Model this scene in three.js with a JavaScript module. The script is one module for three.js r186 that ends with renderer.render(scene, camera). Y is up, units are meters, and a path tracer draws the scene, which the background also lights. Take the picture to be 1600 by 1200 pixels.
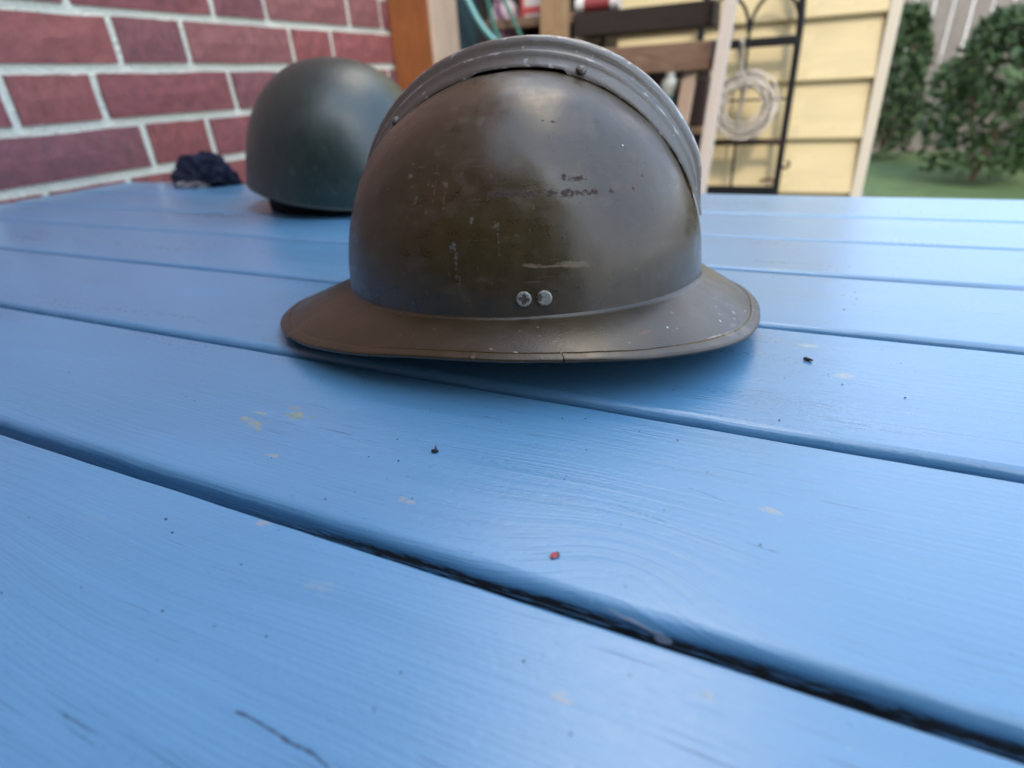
import * as THREE from 'three';
import { mergeGeometries, mergeVertices } from 'three/addons/utils/BufferGeometryUtils.js';
import { ImprovedNoise } from 'three/addons/math/ImprovedNoise.js';
import { RoundedBoxGeometry } from 'three/addons/geometries/RoundedBoxGeometry.js';

// ------------------------------------------------------------------ camera, sky, sun, exposure
const scene = new THREE.Scene();
const T = 0.74;                                   // height of the table top
const camera = new THREE.PerspectiveCamera(67.32, 4 / 3, 0.01, 200);
camera.position.set(0, T + 0.125, 0);
camera.up.set(-0.1487, 0.88416, -0.44288);
camera.lookAt(-0.38726, T + 0.125 - 0.46416, -0.79661);
camera.focus = 0.235;
camera.userData.fStop = 7;                        // a 3 mm pupil, as in a phone
camera.updateMatrixWorld();

const sunDir = new THREE.Vector3(0.34, 0.74, 0.62).normalize();
const cloudDir = new THREE.Vector3(-0.10, 0.82, -0.56).normalize();   // the bright cloud bank over the house that the helmet mirrors
{
  const W = 1024, H = 512, d = new Float32Array(W * H * 4);
  const n = new ImprovedNoise();
  for (let j = 0; j < H; j++) for (let i = 0; i < W; i++) {
    const el = ((j + 0.5) / H - 0.5) * Math.PI, az = ((i + 0.5) / W - 0.5) * 2 * Math.PI;
    const x = Math.cos(el) * Math.cos(az), y = Math.sin(el), z = Math.cos(el) * Math.sin(az);
    const k = Math.max(0, y), c = x * sunDir.x + y * sunDir.y + z * sunDir.z;
    const haze = Math.exp(-k * 5);
    let cl = 0; for (let o = 0, f = 2.2, a = 1; o < 5; o++, f *= 2.1, a *= 0.55) cl += a * n.noise(x * f + 7.3, y * f * 1.6 + 1.7, z * f + 3.1);
    const cc = x * cloudDir.x + y * cloudDir.y + z * cloudDir.z;
    cl = THREE.MathUtils.smoothstep(cl * 0.8 + 1.0 * Math.exp((cc - 1) * 16) - 0.12, 0.05, 0.85);
    const glow = Math.exp((c - 1) * 16) * 1.6 + Math.exp((c - 1) * 4) * 0.35;
    let r = 0.42 + 0.95 * haze, g = 0.64 + 0.72 * haze, b = 1.03 + 0.30 * haze;
    r += (3.4 - r) * cl; g += (3.0 - g) * cl; b += (2.4 - b) * cl;
    r += glow * 1.0; g += glow * 0.93; b += glow * 0.78;
    const s = y < 0 ? 0.35 : 1, o = (j * W + i) * 4;
    d[o] = r * s; d[o + 1] = g * s; d[o + 2] = b * s; d[o + 3] = 1;
  }
  const sky = new THREE.DataTexture(d, W, H, THREE.RGBAFormat, THREE.FloatType);
  sky.mapping = THREE.EquirectangularReflectionMapping; sky.minFilter = sky.magFilter = THREE.LinearFilter;
  sky.needsUpdate = true;
  scene.background = sky; scene.environment = sky;
}
scene.backgroundIntensity = 1.2; scene.environmentIntensity = 1.2;
const sun = new THREE.DirectionalLight(0xffeed8, 1.35);
sun.position.copy(sunDir).multiplyScalar(6).add(new THREE.Vector3(-0.2, T, -0.4));
sun.target.position.set(-0.2, T, -0.4);
sun.castShadow = true; sun.shadow.radius = 14; sun.shadow.mapSize.set(2048, 2048);
Object.assign(sun.shadow.camera, { left: -3, right: 3, top: 3, bottom: -3, near: 0.1, far: 16 });
scene.add(sun, sun.target);
const EXPOSURE = 1.76;

// ------------------------------------------------------------------ helpers
let seed = 20240611;
const rnd = () => { seed |= 0; seed = seed + 0x6D2B79F5 | 0; let t = Math.imul(seed ^ seed >>> 15, 1 | seed); t = t + Math.imul(t ^ t >>> 7, 61 | t) ^ t; return ((t ^ t >>> 14) >>> 0) / 4294967296; };
const rr = (a, b) => a + (b - a) * rnd();
const PN = new ImprovedNoise();
const N3 = (x, y, z) => PN.noise(x + 11.37, y + 5.71, z + 2.93);
const fbm = (x, y, z, o = 4) => { let s = 0, a = 0.5; for (let i = 0; i < o; i++) { s += a * N3(x, y, z); x = x * 2.03 + 1.3; y = y * 2.03 + 4.1; z = z * 2.03 + 7.7; a *= 0.5; } return s; };
const ss = THREE.MathUtils.smoothstep, clamp = THREE.MathUtils.clamp, lerp = THREE.MathUtils.lerp;
const spow = (v, e) => Math.sign(v) * Math.pow(Math.abs(v), e);
const lin = hex => { const c = new THREE.Color(hex); return [c.r, c.g, c.b]; };
const enc = v => { v = clamp(v, 0, 1); return 255 * (v <= 0.0031308 ? v * 12.92 : 1.055 * Math.pow(v, 1 / 2.4) - 0.055); };

const used = {};
function numbered(name) { const k = used[name] = (used[name] ?? -1) + 1; return k ? `${name}_${String(k).padStart(3, '0')}` : name; }
function tag(o, label, category, group) { o.userData = { ...o.userData, label, category }; if (group) o.userData.group = group; return o; }
function thing(name, label, category, [x, y, z] = [0, 0, 0], turn = 0, group) {
  const o = new THREE.Group(); o.name = numbered(name); o.position.set(x, y, z); o.rotation.y = turn; scene.add(o);
  return tag(o, label, category, group);
}
function part(name, geo, mat, parent) {
  const m = new THREE.Mesh(geo, mat); m.castShadow = m.receiveShadow = true;
  m.name = parent === scene ? numbered(name) : name; parent.add(m); return m;
}
function struct(name, geo, mat) { const m = part(name, geo, mat, scene); m.userData.kind = 'structure'; return m; }
function box(w, h, d, x = 0, y = 0, z = 0, r = 0.003) { const g = new RoundedBoxGeometry(w, h, d, 1, Math.min(r, w / 2.1, h / 2.1, d / 2.1)); g.translate(x, y, z); return g; }
// a bar of rectangular section from a to b
function bar(a, b, w, h, r = 0.002) {
  const A = new THREE.Vector3(...a), B = new THREE.Vector3(...b), L = A.distanceTo(B);
  const g = new RoundedBoxGeometry(w, L, h, 1, Math.min(r, w / 2.1, h / 2.1));
  g.applyQuaternion(new THREE.Quaternion().setFromUnitVectors(new THREE.Vector3(0, 1, 0), B.clone().sub(A).normalize()));
  g.translate(...A.add(B).multiplyScalar(0.5).toArray()); return g;
}
function tube(pts, r, n = 40, k = 8, closed = false) { return new THREE.TubeGeometry(new THREE.CatmullRomCurve3(pts.map(p => new THREE.Vector3(...p)), closed), n, r, k, closed); }
// grid surface from f(i / ni, j / nj) -> [x, y, z], uv optional
function grid(ni, nj, f, uvf) {
  const p = [], uv = [], idx = [];
  for (let i = 0; i <= ni; i++) for (let j = 0; j <= nj; j++) { const a = i / ni, b = j / nj; p.push(...f(a, b)); uv.push(...(uvf ? uvf(a, b) : [a, b])); }
  for (let i = 0; i < ni; i++) for (let j = 0; j < nj; j++) { const a = i * (nj + 1) + j, b = a + nj + 1; idx.push(a, b, a + 1, b, b + 1, a + 1); }
  const g = new THREE.BufferGeometry();
  g.setAttribute('position', new THREE.Float32BufferAttribute(p, 3)); g.setAttribute('uv', new THREE.Float32BufferAttribute(uv, 2));
  g.setIndex(idx); g.computeVertexNormals(); return g;
}
function texture(w, h, fn, kinds = 3) {            // fn(u, v, out): out = [r, g, b (linear), height 0..1, roughness]
  const c = new Uint8Array(w * h * 4), b = new Uint8Array(w * h * 4), q = new Uint8Array(w * h * 4), out = [0, 0, 0, 0.5, 0.5];
  for (let j = 0; j < h; j++) for (let i = 0; i < w; i++) {
    fn((i + 0.5) / w, (j + 0.5) / h, out); const o = (j * w + i) * 4;
    c[o] = enc(out[0]); c[o + 1] = enc(out[1]); c[o + 2] = enc(out[2]); c[o + 3] = 255;
    b[o] = b[o + 1] = b[o + 2] = clamp(out[3], 0, 1) * 255; b[o + 3] = 255;
    q[o] = q[o + 1] = q[o + 2] = clamp(out[4], 0, 1) * 255; q[o + 3] = 255;
  }
  return [c, b, q].slice(0, kinds).map((a, k) => {
    const t = new THREE.DataTexture(a, w, h, THREE.RGBAFormat); t.magFilter = THREE.LinearFilter; t.minFilter = THREE.LinearMipmapLinearFilter;
    t.wrapS = t.wrapT = THREE.RepeatWrapping; t.generateMipmaps = true; if (!k) t.colorSpace = THREE.SRGBColorSpace; t.needsUpdate = true; return t;
  });
}
function mat([map, bumpMap, roughnessMap], bumpScale, extra = {}) { return new THREE.MeshPhysicalMaterial({ map, bumpMap, ...(roughnessMap ? { roughnessMap } : {}), bumpScale, roughness: roughnessMap ? 1 : 0.75, ...extra }); }
const plain = (hex, roughness = 0.6, extra = {}) => new THREE.MeshPhysicalMaterial({ color: hex, roughness, ...extra });

// ------------------------------------------------------------------ setting: ground
{
  const tx = texture(512, 512, (u, v, o) => {
    const n = fbm(u * 9, v * 9, 0, 5), m = fbm(u * 70, v * 70, 3, 3), k = 0.16 + 0.09 * n + 0.06 * m;
    o[0] = k * 1.08; o[1] = k; o[2] = k * 0.9; o[3] = 0.5 + m; o[4] = 0.9;
  });
  const g = new THREE.PlaneGeometry(120, 120); g.rotateX(-Math.PI / 2);
  const uv = g.attributes.uv; for (let i = 0; i < uv.count; i++) uv.setXY(i, uv.getX(i) * 80, uv.getY(i) * 80);
  struct('ground', g, mat(tx, 0.004));
}

// ------------------------------------------------------------------ brick wall on the left, Flemish bond
const XW = -1.122;                                 // face of the wall
{
  const wall = thing('brick_wall', 'red brick wall with pale cream mortar behind the green helmet', 'wall', [XW, 0, 0]);
  const mortarT = texture(512, 512, (u, v, o) => {
    const n = fbm(u * 8, v * 8, 1, 4), m = fbm(u * 90, v * 90, 5, 3), k = 0.80 + 0.08 * n + 0.14 * m;
    o[0] = k * 0.96; o[1] = k * 0.98; o[2] = k * 0.82; o[3] = 0.5 + 0.9 * m; o[4] = 0.95;
  });
  const Z0 = -1.66, Z1 = 1.9, HT = 5.0;
  const mg = box(0.2, HT, Z1 - Z0, -0.105, HT / 2, (Z0 + Z1) / 2, 0.001);
  const muv = mg.attributes.uv, mp = mg.attributes.position;
  for (let i = 0; i < muv.count; i++) muv.setXY(i, mp.getZ(i) / 0.6, mp.getY(i) / 0.6);
  part('mortar', mg, mat(mortarT, 0.004), wall);
  const tones = [[0.29, 0.090, 0.086], [0.26, 0.085, 0.090], [0.30, 0.100, 0.094], [0.235, 0.090, 0.098], [0.27, 0.106, 0.104]];
  const mats = tones.map((t, k) => mat(texture(256, 128, (u, v, o) => {
    const n = fbm(u * 11 + k * 9, v * 3, k, 4), m = fbm(u * 110, v * 28, k + 4, 3), d = ss(fbm(u * 14 + 3 * k, v * 3.6, 20 + k, 4), 0.10, 0.32) * 0.45;
    const f = (1 + 0.45 * n + 0.5 * m) * (1 - d * 0.5);
    o[0] = t[0] * f; o[1] = t[1] * (f + d * 0.3); o[2] = t[2] * (f + d * 0.45); o[3] = 0.5 + 0.7 * m + 0.4 * n; }, 2), 0.003, { roughness: 0.8 }));
  // a brick: rough-edged block, three variants of each length
  const cache = {};
  function brickGeo(len, k) {
    const key = len.toFixed(3) + k; if (cache[key]) return cache[key];
    const g = new THREE.BoxGeometry(0.05, 0.0705, len, 1, 2, 5).toNonIndexed(); const p = g.attributes.position;
    for (let i = 0; i < p.count; i++) {
      const x = p.getX(i), y = p.getY(i), z = p.getZ(i);
      const a = 0.0022 * N3(y * 60 + k * 7, z * 40, k), b = 0.0026 * N3(z * 40, y * 50 + 3, k * 5);
      p.setXYZ(i, x + (x > 0 ? a + (Math.abs(y) > 0.03 || Math.abs(z) > len / 2 - 0.004 ? -0.0022 : 0) : 0), y + b, z + a * 1.4);
    }
    const m = mergeVertices(g, 1e-5); m.deleteAttribute('normal'); const q = m.toNonIndexed(); q.computeVertexNormals(); return cache[key] = q;
  }
  const bulk = [[], [], [], [], []]; let n = 0;
  for (let row = 0; row < 60; row++) {
    const y = 1.009 - 0.0863 * 11.5 + row * 0.0863; if (y > HT - 0.03) break;
    const odd = ((row - 12) & 1) === 0;            // row 12 has its centre at 1.0525
    for (let k = -2; k < 10; k++) for (const [a, b] of odd ? [[-1.461, -1.168], [-1.168, -1.023]] : [[-1.375, -1.230], [-1.230, -0.937]]) {
      let z0 = a + k * 0.438 + 0.0075, z1 = b + k * 0.438 - 0.0075; z0 = Math.max(z0, Z0 + 0.002); z1 = Math.min(z1, Z1 - 0.002);
      if (z1 - z0 < 0.012) continue;
      const v = Math.floor(rnd() * 3), c = Math.floor(rnd() * 5), g = brickGeo(+(z1 - z0).toFixed(3), v);
      const pos = [-0.0222 + rr(-0.001, 0.0012), y + rr(-0.0012, 0.0012), (z0 + z1) / 2];
      if (y > 0.55 && y < 1.5 && z1 < 0.1 && n < 290) { const m = part('brick', g, mats[c], wall); m.position.set(...pos); n++; }
      else { const q = g.clone(); q.translate(...pos); bulk[c].push(q); }
    }
  }
  bulk.forEach((b, c) => { if (b.length) part('brickwork', mergeGeometries(b), mats[c], wall).userData.kind = 'stuff'; });
  const cap = part('coping', box(0.26, 0.05, Z1 - Z0, -0.09, HT + 0.027, (Z0 + Z1) / 2, 0.004), plain(0x8d8a80, 0.9), wall);
}

// ------------------------------------------------------------------ wood textures for posts and boards
function woodTex(base, dark, len = 0.5, w = 512, h = 128, k = 0, contrast = 1) {
  return texture(w, h, (u, v, o) => {
    const warp = fbm(u * 3 + k, v * 4, k, 3) * 0.35, g = fbm(u * 5 + k * 3, (v + warp) * 34, k, 3), f = fbm(u * 14, v * 150, k + 2, 2), n = fbm(u * 5, v * 3, k + 9, 3);
    const t = clamp(0.5 + contrast * (g * 1.1 + f * 0.7 + n * 0.6), 0, 1);
    for (let i = 0; i < 3; i++) o[i] = lerp(dark[i], base[i], t);
    o[3] = 0.5 + g * 0.5 + f * 0.7;
  }, 2);
}
function uvAlong(g, axis, len = 0.5, wid = 0.12) {    // wood grain along one axis
  const p = g.attributes.position, n = g.attributes.normal, a = { x: 0, y: 1, z: 2 }[axis], uv = new Float32Array(p.count * 2);
  for (let i = 0; i < p.count; i++) {
    const q = [p.getX(i), p.getY(i), p.getZ(i)], m = [Math.abs(n.getX(i)), Math.abs(n.getY(i)), Math.abs(n.getZ(i))];
    const o = [0, 1, 2].filter(t => t !== a), s = m[o[0]] > m[o[1]] ? q[o[1]] : q[o[0]];
    uv[i * 2] = q[a] / len; uv[i * 2 + 1] = s / wid + (m[o[0]] > m[o[1]] ? 0.37 : 0);
  }
  g.setAttribute('uv', new THREE.BufferAttribute(uv, 2)); return g;
}
const oiled = mat(woodTex([0.28, 0.092, 0.020], [0.17, 0.052, 0.012], 0.5, 512, 128, 1), 0.0012);
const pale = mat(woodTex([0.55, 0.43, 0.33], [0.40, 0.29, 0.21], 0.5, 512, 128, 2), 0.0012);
const brownWood = mat(woodTex([0.23, 0.145, 0.095], [0.12, 0.072, 0.047], 0.5, 512, 128, 3), 0.0012);
const darkWood = mat(woodTex([0.024, 0.014, 0.009], [0.011, 0.007, 0.005], 0.5, 512, 128, 4), 0.0012);
const tanWood = mat(woodTex([0.36, 0.25, 0.135], [0.22, 0.14, 0.07], 0.5, 512, 128, 5), 0.0012);
const greyWood = [7, 8].map(k => mat(woodTex([0.27, 0.235, 0.20], [0.17, 0.145, 0.12], 0.5, 256, 128, k), 0.0012));
const creamPaint = mat(woodTex([0.56, 0.50, 0.44], [0.44, 0.38, 0.33], 0.5, 512, 128, 6, 0.6), 0.0008);

{ // timber post at the end of the brick wall
  const p = thing('timber_post', 'orange brown timber post closing the right end of the brick wall', 'post', [-1.054, 0, -1.702]);
  part('post_shaft', uvAlong(box(0.128, 2.5, 0.13, 0, 1.25, 0, 0.004), 'y', 0.7, 0.15), oiled, p);
  part('lit_face_board', uvAlong(box(0.014, 2.5, 0.146, 0.0725, 1.25, -0.01, 0.003), 'y', 0.7, 0.15), pale, p).userData.label = 'pale board added for the lit right side of the post';  // lit right face of the post put into a paler board colour
}

// ------------------------------------------------------------------ yellow weatherboard wall at the back
{
  const w = thing('weatherboard_wall', 'pale yellow weatherboard house wall behind the black iron trellis', 'wall', [0, 0, -2.1]);
  const bt = [0, 1, 2].map(k => mat(texture(512, 128, (u, v, o) => {
    const g = fbm(u * 4 + k, v * 30, k, 3), n = fbm(u * 5, v * 3, k + 3, 4), d = ss(fbm(u * 22, v * 9, k + 8, 4), 0.26, 0.46) * 0.10;
    const f = 1 + 0.10 * g + 0.16 * n - d;
    o[0] = 0.68 * f; o[1] = 0.57 * f; o[2] = 0.33 * f; o[3] = 0.5 + g * 0.6; o[4] = 0.55;
  }), 0.0008));
  const pitch = 0.1565, X0 = -1.9, X1 = 0.17;
  const s = new THREE.Shape(); s.moveTo(0, 0); s.lineTo(0.020, 0.0); s.lineTo(0.022, 0.004); s.lineTo(0.004, pitch + 0.02); s.lineTo(0, pitch + 0.02); s.closePath();
  for (let k = 0; k < 13; k++) {
    const g = new THREE.ExtrudeGeometry(s, { depth: X1 - X0, bevelEnabled: false, steps: 1 }); // profile: x -> out of the wall, extruded along the wall
    g.rotateY(Math.PI / 2); g.rotateY(0);
    // after the turn: shape x -> -z, extrusion -> +x ; mirror so that the lip faces the yard
    const p = g.attributes.position; for (let i = 0; i < p.count; i++) p.setXYZ(i, p.getX(i) + X0, p.getY(i), -p.getZ(i));
    const q = g; const a = q.attributes.position.array;      // mirrored: flip the winding
    for (let i = 0; i < a.length; i += 9) for (let c = 0; c < 3; c++) { const t = a[i + 3 + c]; a[i + 3 + c] = a[i + 6 + c]; a[i + 6 + c] = t; }
    q.computeVertexNormals(); uvAlong(q, 'x', 0.9, 0.2);
    const m = part('weatherboard', q, bt[k % 3], w); m.position.y = 0.976 - 6 * pitch + k * pitch + 0.0;
  }
  part('backing', box(X1 - X0, 2.0, 0.12, (X0 + X1) / 2, 1.0, -0.062, 0.002), plain(0x57492f, 0.9), w);
  part('fascia', box(X1 - X0, 0.16, 0.03, (X0 + X1) / 2, 2.06, 0.03, 0.003), plain(0xcfc7b4, 0.6), w);
  part('corner_board', box(0.03, 2.0, 0.09, X1 + 0.0155, 1.0, -0.02, 0.003), plain(0xcfc7b4, 0.6), w);
  part('end_wall', box(0.02, 2.1, 2.4, X1 - 0.012, 1.05, -1.33, 0.002), plain(0xb9a878, 0.7), w);
}
{ // unseen shed added behind the viewer to block light from table and helmet
  const f = thing('added_shade_shed', 'added unseen dark timber shed with steep gable that shades table and helmet', 'shed', [0.1, 0, 0.8]);
  const roofAt = x => Math.max(1.95, 3.32 - Math.abs(x) * 1.44);
  for (let k = 0; k < 25; k++) { const x = -1.22 + k * 0.1015, hgt = Math.min(roofAt(x - 0.049), roofAt(x + 0.049)) - 0.02; part('board', box(0.098, hgt, 0.02, x, hgt / 2, rr(-0.002, 0.002), 0.003), k % 3 ? darkWood : brownWood, f); }
  const gs = new THREE.Shape(); gs.moveTo(-1.26, 0); gs.lineTo(-1.26, 1.93); gs.lineTo(-0.952, 1.93); gs.lineTo(0, 3.30); gs.lineTo(0.952, 1.93); gs.lineTo(1.26, 1.93); gs.lineTo(1.26, 0); gs.closePath();
  const body = new THREE.ExtrudeGeometry(gs, { depth: 1.1, bevelEnabled: false }); body.translate(0, 0, 0.012); part('body', body, darkWood, f);
  for (const q of [-1, 1]) part('roof_slope', bar([q * 1.02, 1.87, 0.56], [0, 3.34, 0.56], 0.04, 1.25), plain(0x2c2e30, 0.7), f);
}

{ // the far side of the yard, right of the house corner
  const f = thing('paling_fence', 'weathered timber paling fence across the yard beyond the house corner', 'fence', [0, 0, -7.5]);
  for (let k = 0; k < 60; k++) part('paling', uvAlong(box(0.145, 1.72 + rr(-0.02, 0.02), 0.018, 0.3 + k * 0.152, 0.86, rr(-0.004, 0.004), 0.002), 'y', 0.9, 0.2), greyWood[k % 2], f);
  for (const y of [0.4, 1.45]) part('rail', box(9.2, 0.07, 0.04, 4.8, y, -0.035), brownWood, f);
  const tx = texture(256, 256, (u, v, o) => { const n = fbm(u * 6, v * 6, 2, 4), m = fbm(u * 60, v * 60, 5, 3), k = 1 + 0.6 * n + 0.9 * m; o[0] = 0.06 * k; o[1] = 0.10 * k; o[2] = 0.028 * k; o[3] = 0.5 + m; }, 2);
  const g = new THREE.PlaneGeometry(11, 9, 1, 1); g.rotateX(-Math.PI / 2); g.translate(6.0, 0.006, -3.1); const uv = g.attributes.uv; for (let i = 0; i < uv.count; i++) uv.setXY(i, uv.getX(i) * 11, uv.getY(i) * 9);
  struct('lawn', g, mat(tx, 0.01, { roughness: 0.9 }));
}
// leafy shrubs along that fence
[[1.25, -5.6, 0.55, 1.05, 'broad dark green shrub before the far fence, nearest the house corner', [0.030, 0.062, 0.016]], [2.35, -6.3, 0.6, 1.35, 'tall olive green shrub before the far fence', [0.050, 0.075, 0.022]], [3.5, -5.5, 0.6, 0.95, 'low bright green shrub before the far fence', [0.055, 0.105, 0.025]], [0.75, -6.9, 0.35, 1.2, 'narrow shrub tucked behind the house corner', [0.036, 0.068, 0.02]]].forEach(([x, z, r, hgt, label, col], q) => {
  const t = thing('shrub', label, 'shrub', [x, 0.006, z], 0, 'shrubs along the far fence'), P = [], C = [];
  for (let i = 0; i < 2600; i++) {
    const a = rr(0, 6.283), y = Math.pow(rnd(), 0.7) * hgt, env = r * Math.sqrt(Math.max(0.02, 1 - Math.pow((y / hgt - 0.4) / 0.62, 2))) * (0.75 + 0.5 * fbm(Math.cos(a) * 2 + q, y * 3, Math.sin(a) * 2, 3)), d = env * Math.sqrt(rr(0.25, 1.05));
    const c = new THREE.Vector3(Math.cos(a) * d, 0.06 + y, Math.sin(a) * d), u = new THREE.Vector3(rr(-1, 1), rr(-0.6, 1), rr(-1, 1)).normalize(), v = new THREE.Vector3(rr(-1, 1), rr(-1, 1), rr(-1, 1)).cross(u).normalize(), L = rr(0.03, 0.06), W = L * 0.42, k = rr(0.7, 1.35);
    const A = c.clone().addScaledVector(u, -L), B = c.clone().addScaledVector(v, W), D = c.clone().addScaledVector(u, L), E = c.clone().addScaledVector(v, -W);
    for (const p of [A, B, D, A, D, E]) { P.push(p.x, p.y, p.z); C.push(col[0] * k, col[1] * k, col[2] * k); }
  }
  const g = new THREE.BufferGeometry(); g.setAttribute('position', new THREE.Float32BufferAttribute(P, 3)); g.setAttribute('color', new THREE.Float32BufferAttribute(C, 3)); g.computeVertexNormals();
  part('foliage', g, new THREE.MeshPhysicalMaterial({ vertexColors: true, roughness: 0.7, side: THREE.DoubleSide }), t);
  part('stem', mergeGeometries([0, 1, 2, 3, 4].map(i => tube([[0, 0, 0], [Math.cos(i * 1.3) * r * 0.2, hgt * 0.35, Math.sin(i * 1.3) * r * 0.2], [Math.cos(i * 1.3) * r * 0.55, hgt * 0.8, Math.sin(i * 1.3) * r * 0.55]], 0.012, 10, 6))), brownWood, t);
});

// ------------------------------------------------------------------ the blue table
const XL = -1.095, XR = 0.66, TH = 0.028;
const uOfX = x => x < -0.36 ? (x - XL) / (-0.36 - XL) * 0.15 : x < 0.2 ? 0.15 + (x + 0.36) / 0.56 * 0.7 : 0.85 + (x - 0.2) / (XR - 0.2) * 0.15;
const xOfU = u => u < 0.15 ? XL + u / 0.15 * (-0.36 - XL) : u < 0.85 ? -0.36 + (u - 0.15) / 0.7 * 0.56 : 0.2 + (u - 0.85) / 0.15 * (XR - 0.2);
// stains, chips and cracks found on the boards: x, z, half length, half width, colour, strength
const STAINS = [
  [-0.1829, -0.1566, 0.006, 0.004, '#9c9a5e', 0.9], [-0.188, -0.162, 0.005, 0.002, '#9a9570', 0.7], [-0.176, -0.158, 0.004, 0.0016, '#8d8a50', 0.8],
  [-0.1956, -0.1453, 0.006, 0.003, '#a39a66', 0.75], [-0.203, -0.147, 0.004, 0.002, '#a39a66', 0.7], [-0.19, -0.142, 0.003, 0.002, '#9a8f62', 0.6], [-0.200, -0.153, 0.004, 0.002, '#a49f78', 0.6],
  [-0.1037, -0.1243, 0.0045, 0.0018, '#b79a80', 0.7], [-0.1691, -0.1294, 0.003, 0.0018, '#b7a48c', 0.7], [0.01, -0.162, 0.004, 0.002, '#c3b48e', 0.6],
  [-0.105, -0.083, 0.005, 0.003, '#9aa0a0', 0.4], [-0.142, -0.098, 0.003, 0.002, '#b0a090', 0.6], [0.02, -0.30, 0.006, 0.003, '#c9c7a4', 0.6], [0.035, -0.27, 0.005, 0.004, '#c9c39a', 0.6],
  [0.0, -0.43, 0.008, 0.004, '#c5c4ad', 0.5], [-0.03, -0.078, 0.003, 0.002, '#b9b09c', 0.6], [0.0, -0.0905, 0.003, 0.0014, '#a8a79a', 0.6], [-0.06, -0.24, 0.006, 0.002, '#b5b7a0', 0.35],
];
for (let k = 0; k < 26; k++) STAINS.push([rr(-0.9, 0.5), rr(-0.7, 0.05), rr(0.002, 0.005), rr(0.001, 0.0022), ['#a9a27c', '#a8a298', '#8d95a0'][k % 3], rr(0.1, 0.3)]);
const CRACKS = [[-0.0985, -0.0462, -0.0700, -0.0449, 0.00030], [-0.016, -0.1645, -0.004, -0.162, 0.00008], [-0.036, -0.148, -0.020, -0.1448, 0.00008], [0.004, -0.1448, 0.013, -0.143, 0.00007]];
const KNOTS = [[-0.027, -0.1225, 0.020, 0.012], [0.30, -0.15, 0.03, 0.014], [-0.5, -0.27, 0.03, 0.016], [0.12, -0.39, 0.03, 0.015], [-0.24, -0.03, 0.03, 0.016]];
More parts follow.
